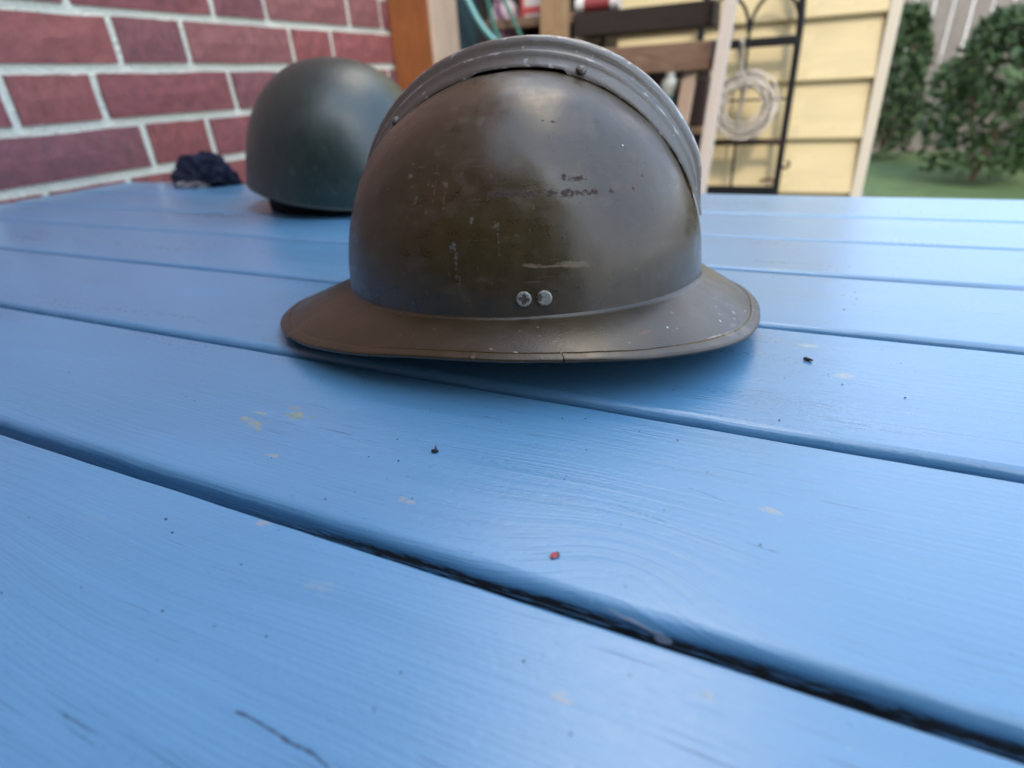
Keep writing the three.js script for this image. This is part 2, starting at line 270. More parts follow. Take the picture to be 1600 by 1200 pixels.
function plankTexture(zn, zf, k, w, h) {
  const wid = zn - zf, L = wid + 2 * TH, blue = [0.108, 0.290, 0.488];
  return texture(w, h, (u, v, o) => {
    const x = xOfU(u), s = v * L; let z, drop = 0, front = 0;
    if (s < TH) { z = zn; drop = TH - s; front = 1; } else if (s < TH + wid) z = zn - (s - TH); else { z = zf; drop = s - TH - wid; front = 2; }
    // grain: rings bent round the knots
    let q = z + k * 0.31 + 0.010 * fbm(x * 5 + k * 3.1, z * 9, k, 3) - (front === 1 ? -drop : drop) * 0.8, kn = 0;
    for (const [kx, kz, rx, rz] of KNOTS) { const dx = (x - kx) / rx, dz = (z - kz) / rz, e = Math.exp(-(dx * dx * 0.5 + dz * dz * 0.35)); q += 0.014 * e; kn += Math.exp(-(dx * dx * 4 + dz * dz * 4)); }
    const r1 = N3(q * 420, x * 4, k), r2 = N3(q * 950, x * 9, k + 3), r3 = N3(q * 2100, x * 26, k + 6), ridge = 1 - Math.abs(r1) * 2;
    const peel = N3(x * 900, z * 900 + drop * 900, k), peel2 = N3(x * 420, z * 420 + drop * 420, k + 8), broad = fbm(x * 6, z * 14, k + 12, 4), streak = fbm(x * 9, q * 120, k + 15, 3);
    let hgt = 0.55 + 0.10 * r1 + 0.085 * r2 + 0.05 * r3 + 0.045 * peel + 0.05 * peel2;
    const fine = ss(N3(x * 38, q * 1500, k + 21), 0.36, 0.62) * ss(N3(x * 11, z * 45, k + 30), -0.05, 0.35);   // hair cracks in the paint along the grain
    hgt -= fine * 0.22;
    let f = 1 + 0.10 * broad + 0.09 * streak + 0.03 * r2 - 0.30 * fine;
    let c0 = blue[0] * f * (1 + 0.10 * broad), c1 = blue[1] * f * (1 + 0.03 * broad), c2 = blue[2] * f, ro = 0.36 + 0.08 * peel2 + 0.16 * broad + 0.12 * streak;
    for (const [x0, z0, x1, z1, wd] of CRACKS) {
      if (front || x < Math.min(x0, x1) || x > Math.max(x0, x1)) continue;
      const t = (x - x0) / (x1 - x0), zc = z0 + (z1 - z0) * t + 0.0009 * N3(x * 120, z0 * 50, 4), a = ss(wd * (0.45 + 0.8 * Math.abs(N3(x * 300, 3, 3))) * 2.2 - Math.abs(z - zc), 0, wd);
      c0 *= 1 - 0.75 * a; c1 *= 1 - 0.75 * a; c2 *= 1 - 0.7 * a; hgt -= 0.3 * a;
    }
    if (!front) for (const [sx, sz, ra, rb, col, st] of STAINS) {
      const dx = (x - sx) / ra, dz = (z - sz) / rb, d = dx * dx + dz * dz; if (d > 4) continue;
      const a = st * 1.05 * ss(1.0 - d + 2.6 * fbm(x * 300, z * 700, 3, 4), 0, 1.7), cc = lin(col);
      c0 = lerp(c0, cc[0], a); c1 = lerp(c1, cc[1], a); c2 = lerp(c2, cc[2], a); ro += a * 0.3; hgt += a * 0.04;
    }
    // dirt specks and pin holes
    const sp = N3(x * 520 + 31 * k, z * 620 + drop * 600, k + 40) ; const spk = 0.8 * ss(sp, 0.74, 0.8);
    c0 *= 1 - 0.7 * spk; c1 *= 1 - 0.72 * spk; c2 *= 1 - 0.72 * spk;
    { const ds = 0.35 * ss(N3(x * 640 + 9 * k, z * 760, k + 60), 0.66, 0.8); c0 = lerp(c0, 0.42, ds); c1 = lerp(c1, 0.46, ds); c2 = lerp(c2, 0.5, ds); }
    // rough saw-cut edge faces where the paint has not taken and the bare dark wood shows
    if (front) {
      const amt = front === 1 && k === 1 ? ss(x, -0.20, -0.06) : 0.25, fib = N3(x * 60, drop * 800, k + 50) + 0.8 * N3(x * 200, drop * 1300, k + 51);
      const edge = 0.0088 - 0.0046 * amt + 0.002 * fbm(x * 25, 0, k + 55, 3), b = ss(drop - edge + 0.0018 * fib, -0.0006, 0.0010) * clamp(amt * 1.3, 0, 1);
      const bw = 0.012 + 0.014 * ss(fib, 0, 0.8), keep = ss(fib, 0.05, 0.42) * 0.85, bb = b * (1 - keep);
      c0 = lerp(c0, bw * 1.25, bb); c1 = lerp(c1, bw * 0.9, bb); c2 = lerp(c2, bw * 0.8, bb); hgt += 0.30 * fib * ss(drop, 0.002, 0.006) * (0.3 + amt * 0.7) - 0.2 * bb; ro += 0.4 * bb;
      if (k === 1 && front === 1) { // a run of white paint over the edge
        const dx = x + 0.0165, a = Math.max(ss(0.0028 - Math.hypot(dx * 1.0 - 0.004, (drop - 0.0058) * 1.4), 0, 0.001), ss(0.0011 - Math.abs(drop - 0.0040 - (dx - 0.002) * 0.20 + 0.0006 * N3(x * 300, 1, 1)), 0, 0.0005) * ss(dx, -0.014, -0.004) * ss(0.005 - dx, 0, 0.002)) * 0.85;
        c0 = lerp(c0, 0.50, a); c1 = lerp(c1, 0.54, a); c2 = lerp(c2, 0.60, a); hgt = lerp(hgt, 0.75, a);
      }
    }
    o[0] = c0; o[1] = c1; o[2] = c2; o[3] = hgt; o[4] = ro;
  });
}
const PLANKS = [[0.212, 0.112], [0.1065, 0.0065], [0.0005, -0.100], [-0.1068, -0.2055], [-0.2115, -0.3185], [-0.3240, -0.420], [-0.4255, -0.5135], [-0.5185, -0.607], [-0.612, -0.7125]];
{
  const t = thing('outdoor_table', 'blue painted slatted timber table that carries both helmets', 'table', [0, 0, 0]);
  PLANKS.forEach(([zn, zf], i) => {
    const k = i - 2, near = k >= 0 && k <= 2, wid = zn - zf, L = wid + 2 * TH, NX = 260;
    const tx = plankTexture(zn, zf, k, near ? 2048 : 1024, near ? 640 : 256);
    const prof = [];                                // perimeter distance s, z, y, edge weight
    const arc = 7, r = 0.0040, rf = 0.0016;
    for (let j = 0; j <= 3; j++) prof.push([(TH - r) * j / 3, zn, T - TH + (TH - r) * j / 3, j / 3]);
    for (let j = 1; j < arc; j++) { const a = j / arc * Math.PI / 2; prof.push([TH - r + 2 * r * j / arc, zn - r + r * Math.cos(a), T - r + r * Math.sin(a), 1 - j / arc]); }
    for (let j = 0; j <= 14; j++) prof.push([TH + r + (wid - r - rf) * j / 14, zn - r - (wid - r - rf) * j / 14, T, 0]);
    for (let j = 1; j < arc; j++) { const a = j / arc * Math.PI / 2; prof.push([L - TH - rf + 2 * rf * j / arc, zf + rf - rf * Math.sin(a), T - rf + rf * Math.cos(a), 0]); }
    for (let j = 0; j <= 3; j++) prof.push([L - TH + rf + (TH - rf) * j / 3, zf, T - rf - (TH - rf) * j / 3, 0]);
    const g = grid(NX, prof.length - 1, (a, b) => {
      const x = XL + (XR - XL) * a, [s, z, y, e] = prof[Math.round(b * (prof.length - 1))];
      const wob = 0.0007 * N3(x * 14, k * 3, 1) + 0.0005 * N3(x * 55, k * 3, 5) + 0.00025 * N3(x * 170, k, 2);
      return [x, y - (e > 0 && y > T - 0.02 ? Math.abs(wob) * 0.5 : 0) + 0.0004 * N3(x * 5, z * 20, k) * (y > T - 0.01 ? 1 : 0), z + wob * (e > 0 ? e : z < zf + 0.004 ? -0.35 : 0)];
    }, (a, b) => [uOfX(XL + (XR - XL) * a), prof[Math.round(b * (prof.length - 1))][0] / L]);
    const sealed = mergeGeometries([g, ...[XL, XR].map((x, e) => { const c = new THREE.BoxGeometry(0.001, TH - 0.004, wid - 0.006); c.translate(x + (e ? -0.0006 : 0.0006), T - TH / 2 - 0.001, (zn + zf) / 2); return c; }),
      (() => { const c = new THREE.BoxGeometry(XR - XL - 0.004, 0.001, wid - 0.002); c.translate((XL + XR) / 2, T - TH + 0.0006, (zn + zf) / 2); return c; })()]);
    part('plank', sealed, mat(tx, near ? 0.0008 : 0.0006, { ior: 1.6, clearcoat: 0.8, clearcoatRoughness: 0.30 }), t);
  });
  const lm = plain(0x5d8cc4, 0.5);
  for (const x of [-0.9, -0.25, 0.47]) part('batten', box(0.07, 0.035, 0.86, x, T - TH - 0.0185, -0.25), lm, t);
  for (const x of [-0.96, 0.53]) for (const z of [-0.62, 0.12]) part('leg', box(0.065, T - TH - 0.001, 0.065, x, (T - TH - 0.001) / 2, z), lm, t);
}

// ------------------------------------------------------------------ the brown crested helmet
{
  const P = { a1l: 0.10426, a1r: 0.10026, b1: 0.09697, y1: 0.0243, Hd: 0.1049, n: 2.14235, m: 2.05956, a2l: 0.1545, a2r: 0.1309, b2: 0.1157, yl: 0.0044, yr: 0.0052, ys: 0.0135, yf: 0.0042, hc: 0.0151, wc: 0.0142, z2: 0.0037 };
  const h = thing('crested_helmet', 'brown steel helmet with a raised comb and wide brim, nearest on the blue table', 'helmet', [-0.13632, T + 0.0006, -0.31006]);
  h.rotation.set(-0.06248, 0.10744, 0.02801, 'YXZ');
  const dent = (x, y, z) => 0.0014 * N3(x * 22, y * 22, z * 22 + 3) + 0.0003 * N3(x * 70, y * 70, z * 70);
  const domeAt = (th, t, off = 0) => {
    const c = spow(Math.cos(th), 2 / P.m), s = spow(Math.sin(th), 2 / P.m), r = Math.pow(Math.max(Math.cos(t), 0), 2 / P.n), a = Math.cos(th) > 0 ? P.a1r : P.a1l;
    const x = a * r * c, y = P.y1 + P.Hd * Math.pow(Math.max(Math.sin(t), 0), 2 / P.n), z = P.b1 * r * s, k = 1 + (dent(x, y, z) * ss(t, 0, 0.25) - off) / 0.1;
    return [x * k, P.y1 + (y - P.y1) * k, z * k];
  };
  const joint = th => { const c = spow(Math.cos(th), 2 / P.m), s = spow(Math.sin(th), 2 / P.m); return [(Math.cos(th) > 0 ? P.a1r : P.a1l) * c, P.y1, P.b1 * s]; };
  const edge = th => {
    const c = Math.cos(th), s = Math.sin(th), y0 = lerp(P.yf, P.ys, ss(s, -0.25, 0.25)), e = (s > 0 ? (c < 0 ? 0.35 : 2.7) : 2) / 2, fall = (Math.pow(c * c + 0.03, e) - Math.pow(0.03, e)) / (Math.pow(1.03, e) - Math.pow(0.03, e));
    const ex = s > 0 ? (c < 0 ? lerp(2.2, 2.02, -c) : lerp(2.2, 2.4, c)) : 2.2, C = spow(c, 2 / ex), S = spow(s, 2 / ex);
    return [(c > 0 ? P.a2r : P.a2l) * C, y0 + ((c > 0 ? P.yr : P.yl) - y0) * fall + 0.0004 * N3(c * 5, s * 5, 1), P.z2 + P.b2 * S];
  };
  const brimAt = (th, e, off = 0) => {
    const j = joint(th), q = edge(th), ctl = [lerp(j[0], q[0], 0.01), j[1] - 0.0008, lerp(j[2], q[2], 0.01)], f = 0.045;
    const on = k => [0, 1, 2].map(i => lerp(ctl[i], q[i], k));
    let p;
    if (e < f) { const t = e / f, b = on(f); p = [0, 1, 2].map(i => (1 - t) * (1 - t) * j[i] + 2 * t * (1 - t) * ctl[i] + t * t * b[i]); } else p = on(e);
    const bulge = 0.0006 * Math.sin(Math.PI * clamp((e - f) / (1 - f), 0, 1));
    return [p[0], p[1] + bulge - off, p[2]];
  };
  const brown = [0.050, 0.0325, 0.0105];
  // marks on the dome: u (round), v (up), half sizes in metres, kind
  const CHIPS = [ // bright bare spots
    [0.2247, 0.228, 0.0022, 0.0022, '#8f8a80', 0.7], [0.2425, 0.243, 0.0016, 0.0016, '#9a958c', 0.7], [0.2558, 0.173, 0.0017, 0.0028, '#858c90', 0.7], [0.2536, 0.150, 0.0012, 0.003, '#7e7a70', 0.7],
    [0.2653, 0.348, 0.0022, 0.0024, '#8d857a', 0.6], [0.302, 0.371, 0.0028, 0.0022, '#9a8878', 0.7], [0.2814, 0.351, 0.0014, 0.0018, '#8d8070', 0.6], [0.2909, 0.303, 0.0012, 0.003, '#85807a', 0.6],
    [0.1029, 0.431, 0.0008, 0.0008, '#e6e6e4', 1], [0.223, 0.19, 0.0006, 0.0075, '#8b8172', 0.6], [0.2536, 0.12, 0.0008, 0.010, '#7a6f62', 0.55], [0.2515, 0.09, 0.0007, 0.006, '#7d7264', 0.5], [0.2653, 0.30, 0.0006, 0.006, '#85786a', 0.5],
    [0.275, 0.33, 0.0006, 0.009, '#85786a', 0.45], [0.298, 0.34, 0.004, 0.0007, '#86705c', 0.5], [0.24, 0.30, 0.003, 0.0008, '#7c7468', 0.4], [0.21, 0.20, 0.0016, 0.001, '#6f675a', 0.4],
  ];
  const TAN = [[0.2003, 0.122, 0.0052, 0.0011], [0.1700, 0.1175, 0.0100, 0.0017], [0.186, 0.1165, 0.010, 0.0005]];
  const DARK = [[0.2241, 0.313, 0.0045, 0.0016], [0.212, 0.309, 0.006, 0.0013], [0.1990, 0.306, 0.0042, 0.0014], [0.182, 0.304, 0.0035, 0.0014], [0.168, 0.3015, 0.0055, 0.0017], [0.154, 0.299, 0.004, 0.0013], [0.1468, 0.298, 0.0022, 0.0018], [0.132, 0.2957, 0.0016, 0.0014], [0.1600, 0.340, 0.006, 0.0012],
    [0.1707, 0.345, 0.0018, 0.0014], [0.1696, 0.529, 0.0026, 0.0006], [0.1796, 0.534, 0.0012, 0.0007], [0.2275, 0.353, 0.0024, 0.0010], [0.1769, 0.1855, 0.0009, 0.0013], [0.19, 0.25, 0.001, 0.001], [0.11, 0.30, 0.0009, 0.0012], [0.128, 0.27, 0.0008, 0.0008], [0.095, 0.33, 0.0012, 0.0006]];
  for (let k = 0; k < 60; k++) CHIPS.push([rr(0.06, 0.47), Math.pow(rnd(), 1.4) * 0.75, rr(0.0003, 0.0009), rr(0.0004, 0.0016), ['#8d8272', '#7d6c58', '#a09a90', '#75604c'][k % 4], rr(0.3, 0.7)]);
  for (let k = 0; k < 40; k++) CHIPS.push([rr(0.2, 0.36), rr(0.03, 0.42), rr(0.0003, 0.0006), rr(0.001, 0.004), ['#857868', '#6e5c48'][k % 2], rr(0.2, 0.5)]);
  for (let k = 0; k < 30; k++) DARK.push([rr(0.03, 0.48), rr(0.02, 0.8), rr(0.0002, 0.0007), rr(0.0002, 0.0006)]);
  for (let k = 0; k < 30; k++) CHIPS.push([rr(0.55, 0.95), rr(0.05, 0.8), rr(0.0005, 0.002), rr(0.0005, 0.002), '#8d8272', 0.6]);
  const SU = 0.63, SV = 0.165;
  const domeTex = texture(2048, 768, (u, v, o) => {
    const th = u * 2 * Math.PI, cx = Math.cos(th), cy = Math.sin(th), b = fbm(cx * 2.2 + 1, cy * 2.2, v * 3.5, 4), m = fbm(cx * 14, cy * 14, v * 16, 4), g = N3(cx * 160, cy * 160, v * 260), st = fbm(cx * 26, cy * 26, v * 3 + 5, 3), hz = fbm(cx * 5, cy * 5, v * 60, 3);
    let f = 1 + 0.50 * b + 0.38 * m + 0.18 * g + 0.25 * st * ss(0.5 - v, 0, 0.4) + 0.12 * hz;
    const red = ss(fbm(cx * 3 + 4, cy * 3, v * 4 + 2, 4), 0.02, 0.3) * 0.4;
    o[0] = brown[0] * f * (1 + 0.25 * red); o[1] = brown[1] * f * (1 - 0.10 * red); o[2] = brown[2] * f * (1 - 0.05 * red);
    o[3] = 0.6 + 0.06 * g + 0.12 * m; o[4] = 0.335 - 0.08 * b + 0.12 * m + 0.05 * g + 0.08 * hz;
    { // faint rubbing scratches and pale dust caught in the paint
      const sc = ss(N3(u * 55, v * 240 + 3 * N3(u * 9, v * 6, 4), 31), 0.42, 0.62) * ss(N3(u * 22, v * 12, 37), 0.0, 0.4), sd = ss(N3(u * 420 + 2 * N3(u * 20, v * 20, 3), v * 26, 33), 0.48, 0.66) * ss(N3(u * 20, v * 9, 39), 0.1, 0.4), du = ss(fbm(u * 40, v * 14, 41, 5), 0.10, 0.34) * 0.45, k = Math.max(sc * 0.32, sd * 0.30, du * 0.28);
      o[0] = lerp(o[0], 0.20, k); o[1] = lerp(o[1], 0.165, k); o[2] = lerp(o[2], 0.12, k); o[4] += 0.35 * k;
    }
    const mark = (uu, vv, a, c) => { const dx = (u - uu) * SU, dy = (v - vv) * SV; return [dx / a, dy / c]; };
    const jag = fbm(u * 330, v * 90, 7, 3) * 1.7;
    for (const [uu, vv, a, c, col, st2] of CHIPS) {
      const [dx, dy] = mark(uu, vv, a, c); if (Math.abs(dx) > 2.2 || Math.abs(dy) > 2.2) continue;
      const k = 0.6 * st2 * ss(0.9 - (dx * dx + dy * dy) + jag * 1.3, 0, 1.3), cc = lin(col); for (let i = 0; i < 3; i++) o[i] = lerp(o[i], cc[i], k); o[3] -= 0.15 * k; o[4] += 0.1 * k;
    }
    for (const [uu, vv, a, c] of TAN) {
      const [dx, dy] = mark(uu, vv, a, c); if (Math.abs(dx) > 1.4 || Math.abs(dy) > 3) continue;
      const k = 0.75 * ss(1.0 - dx * dx - (dy + dx * -0.5) * (dy + dx * -0.5) + jag * 0.7, 0, 0.8); o[0] = lerp(o[0], 0.20, k); o[1] = lerp(o[1], 0.135, k); o[2] = lerp(o[2], 0.075, k); o[4] += 0.2 * k; o[3] -= 0.1 * k;
    }
    for (const [uu, vv, a, c] of DARK) {
      const [dx, dy] = mark(uu, vv, a, c); if (Math.abs(dx) > 2.2 || Math.abs(dy) > 2.2) continue;
      const k = 0.9 * ss(0.8 - dx * dx * 0.8 - dy * dy * 0.6 + jag * 1.2 + 1.1 * N3(u * 1500, v * 420, 5), 0, 0.7); o[0] = lerp(o[0], 0.042, k); o[1] = lerp(o[1], 0.018, k); o[2] = lerp(o[2], 0.011, k); o[4] = lerp(o[4], 0.9, k); o[3] -= 0.15 * k;
    }
  });
  const paint = { ior: 1.61 };
  part('blocking_liner', grid(60, 8, (a, b) => { const p = domeAt(-a * 2 * Math.PI, 0.02, 0.004); return [p[0] * b, p[1] + 0.004 + 0.02 * (1 - b * b), p[2] * b]; }), plain(0x1a130d, 0.9), h);  // dark disc added inside to deepen the shade under the brim
  const domeM = mat(domeTex, 0.0002, paint);
  const inside = plain(0x2a241c, 0.75);
  const NT = 200;
  part('dome', grid(NT, 90, (a, b) => domeAt(a * 2 * Math.PI, b * Math.PI / 2 * 0.9999), (a, b) => [a, b]), domeM, h);
  part('inner_shell', grid(80, 40, (a, b) => domeAt(-a * 2 * Math.PI, b * Math.PI / 2 * 0.9999, 0.0022)), inside, h);
  // brim
  const BCH = [[0.1181, 0.546, 0.0008, 0.0007, '#c8c8c6', 1], [0.068, 0.672, 0.0008, 0.0008, '#c0c0bc', 1], [0.0414, 0.681, 0.0010, 0.0009, '#b8b6b0', 1], [0.023, 0.798, 0.0009, 0.0008, '#b8b6b0', 1], [0.05, 0.75, 0.0006, 0.0008, '#c0beb8', .8], [0.2181, 0.86, 0.0009, 0.0008, '#c9c9c6', 1],
    [0.09, 0.86, 0.009, 0.0006, '#a09a92', 0.7], [0.075, 0.88, 0.008, 0.0009, '#9a9288', 0.6], [0.06, 0.80, 0.004, 0.001, '#8a8074', 0.5], [0.055, 0.9, 0.006, 0.0012, '#7d6c60', 0.6]];
  for (let k = 0; k < 50; k++) BCH.push([rr(0.02, 0.48), rr(0.15, 1), rr(0.0003, 0.0010), rr(0.0003, 0.0010), ['#8d8272', '#7d6c58', '#a09a90'][k % 3], rr(0.3, 0.7)]);
  const brimTex = texture(2048, 128, (u, v, o) => {
    const th = u * 2 * Math.PI, cx = Math.cos(th), cy = Math.sin(th), b = fbm(cx * 2.5 + 3, cy * 2.5, v * 1.5, 4), m = fbm(cx * 16, cy * 16, v * 4, 4), g = N3(cx * 160, cy * 160, v * 40), rb = fbm(cx * 34, cy * 34, v * 3, 3);
    const f = 0.8 * (1 + 0.4 * b + 0.3 * m + 0.14 * g), rust = ss(v, 0.86, 0.99) * ss(rb, 0.0, 0.25) * 0.8;
    o[0] = lerp(brown[0] * f, 0.060, rust); o[1] = lerp(brown[1] * f, 0.028, rust); o[2] = lerp(brown[2] * f, 0.018, rust);
    o[3] = 0.6 + 0.1 * g + 0.1 * m; o[4] = 0.33 - 0.08 * b + 0.1 * m + 0.2 * rust;
    const jag = fbm(u * 500, v * 30, 9, 3) * 2;
    for (const [uu, vv, a, c, col, st2] of BCH) {
      const dx = (u - uu) * 0.75 / a, dy = (v - vv) * 0.03 / c; if (Math.abs(dx) > 2 || Math.abs(dy) > 2) continue;
      const k = 0.75 * st2 * ss(1 - dx * dx - dy * dy + jag, 0, 0.9), cc = lin(col); for (let i = 0; i < 3; i++) o[i] = lerp(o[i], cc[i], k);
    }
    { const dx = (u - 0.137) * 0.75 / 0.0055, dy = (v - 0.57 - (0.137 - u) * -4.2) * 0.03 / 0.0011, k = 0.8 * ss(1 - dx * dx - dy * dy + jag, 0, 0.7) * (Math.abs(dx) < 1.4 ? 1 : 0); o[0] = lerp(o[0], 0.10, k); o[1] = lerp(o[1], 0.042, k); o[2] = lerp(o[2], 0.032, k); }
  });
  const brimM = mat(brimTex, 0.0003, paint);
  const eH = 0.875;                                  // where the rolled hem starts
  part('brim', grid(NT, 48, (a, b) => brimAt(a * 2 * Math.PI, b * 0.985), (a, b) => [a, b * 0.985]), brimM, h);
  part('brim_underside', grid(NT, 10, (a, b) => brimAt(-a * 2 * Math.PI, b * 0.985, 0.0016), (a, b) => [-a, b * 0.985]), inside, h);
  // the hem: a folded strip round the edge with an open seam on the near side
  const seam = 0.1951 * 2 * Math.PI, gap = 0.0045;
  part('rolled_hem', grid(NT * 2, 9, (a, b) => {
    const th = seam + gap / 2 + a * (2 * Math.PI - gap), j = Math.round(b * 9), lift = 0.0005 + 0.0002 * N3(th * 14, 2, 5);
    if (j === 0) return brimAt(th, eH, 0.0004); if (j <= 3) return brimAt(th, [0, eH + 0.006, 0.93, 0.985][j], -lift * [0, 0.8, 1, 1][j]);
    if (j <= 7) { const k = (j - 3) / 5, e = brimAt(th, 0.985), ang = k * Math.PI, q = edge(th), L = Math.hypot(q[0], q[2]), r = 0.0016; return [e[0] + q[0] / L * r * Math.sin(ang), e[1] - 0.0008 + (lift + 0.0008) * Math.cos(ang), e[2] + q[2] / L * r * Math.sin(ang)]; }
    return brimAt(th, j === 8 ? 0.985 : 0.9, 0.0020);
  }, (a, b) => [(seam + a * 2 * Math.PI) / (2 * Math.PI), eH + b * (1 - eH)]), brimM, h);

  // the comb: a hollow ribbed strip over the crown, front to back
  const crestTex = texture(1024, 256, (u, v, o) => {
    const b = fbm(u * 9, v * 3, 3, 4), m = fbm(u * 70, v * 12, 6, 4), g = N3(u * 420, v * 60, 2), w = Math.abs(v - 0.5) * 2;       // w: 0 on the ridge, 1 at the flange
    const f = 1 + 0.3 * b + 0.3 * m + 0.14 * g;
    o[0] = 0.094 * f; o[1] = 0.080 * f; o[2] = 0.058 * f;
    const wear = ss(fbm(u * 46, v * 9, 9, 4) + 0.42 * ss(0.26 - w, 0, 0.2) + 0.26 * ss(0.07 - Math.abs(w - 0.60), 0, 0.07) + 0.22 * ss(w, 0.9, 1), 0.30, 0.40) * 0.85, spot = ss(N3(u * 260, v * 50, 14), 0.58, 0.66) * 0.4, k = Math.max(wear, spot);
    o[0] = lerp(o[0], 0.36, k); o[1] = lerp(o[1], 0.35, k); o[2] = lerp(o[2], 0.33, k);
    o[3] = 0.55 + 0.12 * g + 0.1 * m - 0.2 * k; o[4] = 0.40 + 0.1 * m - 0.04 * k;
  });
  const crestM = mat(crestTex, 0.0004, { ior: 1.7, clearcoat: 0.5, clearcoatRoughness: 0.33 });
  const ph0 = 0.26, ph1 = Math.PI - 0.2;
  const mid = (ph, off) => { const c = spow(Math.cos(ph), 2 / P.n), s = Math.pow(Math.sin(ph), 2 / P.n), a = Math.cos(ph) > 0 ? P.a1r : P.a1l; return [(a + off) * c, P.y1 + (P.Hd + off) * s]; };
  const nrm = ph => { const e = 1e-3, p = mid(ph - e, 0), q = mid(ph + e, 0), d = [q[0] - p[0], q[1] - p[1]], L = Math.hypot(...d); return [d[1] / L, -d[0] / L]; };
  // half section: lateral distance, height over the dome's middle line
  const SEC = [[1.0, 0.0002], [0.985, 0.0014], [0.90, 0.0032], [0.80, 0.0046], [0.74, 0.0062], [0.70, 0.0078], [0.64, 0.0086], [0.57, 0.0084], [0.51, 0.0088], [0.46, 0.0104], [0.42, 0.0122], [0.37, 0.0137], [0.27, 0.0148], [0.13, 0.0153], [0, 0.0155]];
  const FULL = [...SEC.map(([l, y]) => [l, y, 1]), ...SEC.slice(0, -1).reverse().map(([l, y]) => [l, y, -1])];
  const NC = 220, vent = ph => ss(ph, 1.285, 1.30) * ss(1.765 - ph, 0, 0.05);
  const crestPt = (ph, l, y, side, sc = 1) => {
    const endT = ss(Math.min(ph - ph0, ph1 - ph), 0, 0.30), w = P.wc * (0.16 + 0.84 * Math.pow(ss(Math.min(ph - ph0, ph1 - ph), -0.02, 0.62), 0.6)) * sc, n = nrm(ph), m = mid(ph, 0);
    const lat = l * w, drop = lat * lat / (2 * 0.075) ;                      // the dome falls away to the sides
    let hh = y * (0.15 + 0.85 * endT) * sc * Math.hypot(0.36 * Math.cos(ph), Math.sin(ph)) - drop * (l > 0.75 ? 1 : l / 0.75) + 0.0006 + 0.0002 * N3(ph * 20, l * 3, side);
    if (l > 0.93) hh += 0.0013 * vent(ph);
    return [m[0] + n[0] * hh, m[1] + n[1] * hh, side * lat];
  };
  part('comb', grid(NC, FULL.length - 1, (a, b) => { const [l, y, s] = FULL[Math.round(b * (FULL.length - 1))]; return crestPt(lerp(ph0, ph1, a), l, y, s); }, (a, b) => [a, b]), crestM, h);
  part('comb_lining', grid(120, FULL.length - 1, (a, b) => { const [l, y, s] = FULL[Math.round((1 - b) * (FULL.length - 1))], p = crestPt(lerp(ph0 + 0.01, ph1 - 0.01, a), l, y, s, 0.955); return p; }), plain(0x14110d, 0.9), h);
  // domed rivets that hold the comb, two on the near flange and two on the far one
  const rivG = new THREE.SphereGeometry(0.0029, 20, 12); rivG.scale(1, 0.72, 1);
  const rivM = mat(texture(64, 64, (u, v, o) => { const n = fbm(u * 6, v * 6, 3, 4), k = ss(n, 0.0, 0.3); o[0] = lerp(0.10, 0.3, k); o[1] = lerp(0.085, 0.29, k); o[2] = lerp(0.06, 0.26, k); o[3] = 0.5 + n * 0.4; o[4] = 0.4; }), 0.0002, { ior: 1.6 });
  for (const ph of [1.224, 2.245]) for (const s of [1, -1]) {
    const p = crestPt(ph, 0.885, 0.0034, s), n = nrm(ph), q = part('rivet', rivG, rivM, h); q.position.set(...p);
    q.quaternion.setFromUnitVectors(new THREE.Vector3(0, 1, 0), new THREE.Vector3(n[0], n[1], s * 0.35).normalize());
  }
  // pair of flat rivets low on the near side
  const lathe = new THREE.LatheGeometry([[0, 0.00105], [0.0018, 0.00108], [0.0026, 0.00112], [0.0031, 0.00100], [0.0035, 0.0006], [0.00355, -0.0012]].map(p => new THREE.Vector2(...p)), 40);
  { const p = lathe.attributes.position, uv = lathe.attributes.uv; for (let i = 0; i < p.count; i++) uv.setXY(i, 0.5 + p.getX(i) / 0.0076, 0.5 + p.getZ(i) / 0.0076); }
  [[0.2069, 0], [0.1924, 1]].forEach(([u, k]) => {
    const rm = mat(texture(128, 128, (a, b, o) => {
      const x = a * 2 - 1, y = b * 2 - 1, r = Math.hypot(x, y), an = Math.atan2(y, x), n = fbm(a * 7, b * 7, k, 4);
      const paintHere = k ? ss(0.42 - Math.hypot(x + 0.62, y + 0.10) + n * 0.4, 0, 0.08) : ss(0.56 + 0.16 * Math.sin(an * 4 + 0.9) + n * 0.35 - r, 0, 0.08), rim = ss(Math.abs(r - 0.78), 0, 0.10);
      const f = 1 + 0.7 * n; o[0] = lerp(0.235 * f, 0.062, paintHere); o[1] = lerp(0.235 * f, 0.043, paintHere); o[2] = lerp(0.20 * f, 0.022, paintHere);
      o[3] = 0.4 + paintHere * 0.3 + n * 0.3; o[4] = lerp(0.42, 0.5, paintHere);
    }), 0.0003, { ior: 1.7 });
    const th = u * 2 * Math.PI, t = 0.0401 * Math.PI / 2, p = domeAt(th, t), e = 1e-3, A = domeAt(th + e, t), B = domeAt(th, t + e);
    const n = new THREE.Vector3(...A).sub(new THREE.Vector3(...p)).cross(new THREE.Vector3(...B).sub(new THREE.Vector3(...p))).normalize(); if (n.z < 0) n.negate();
    const q = part('rivet', lathe, rm, h); q.position.set(...p);
    q.quaternion.setFromUnitVectors(new THREE.Vector3(0, 1, 0), n); q.rotateY(0.3);
    q.userData.label = k ? 'flat rivet worn to bare grey metal' : 'flat rivet with a star of brown paint left on it';
  });
}

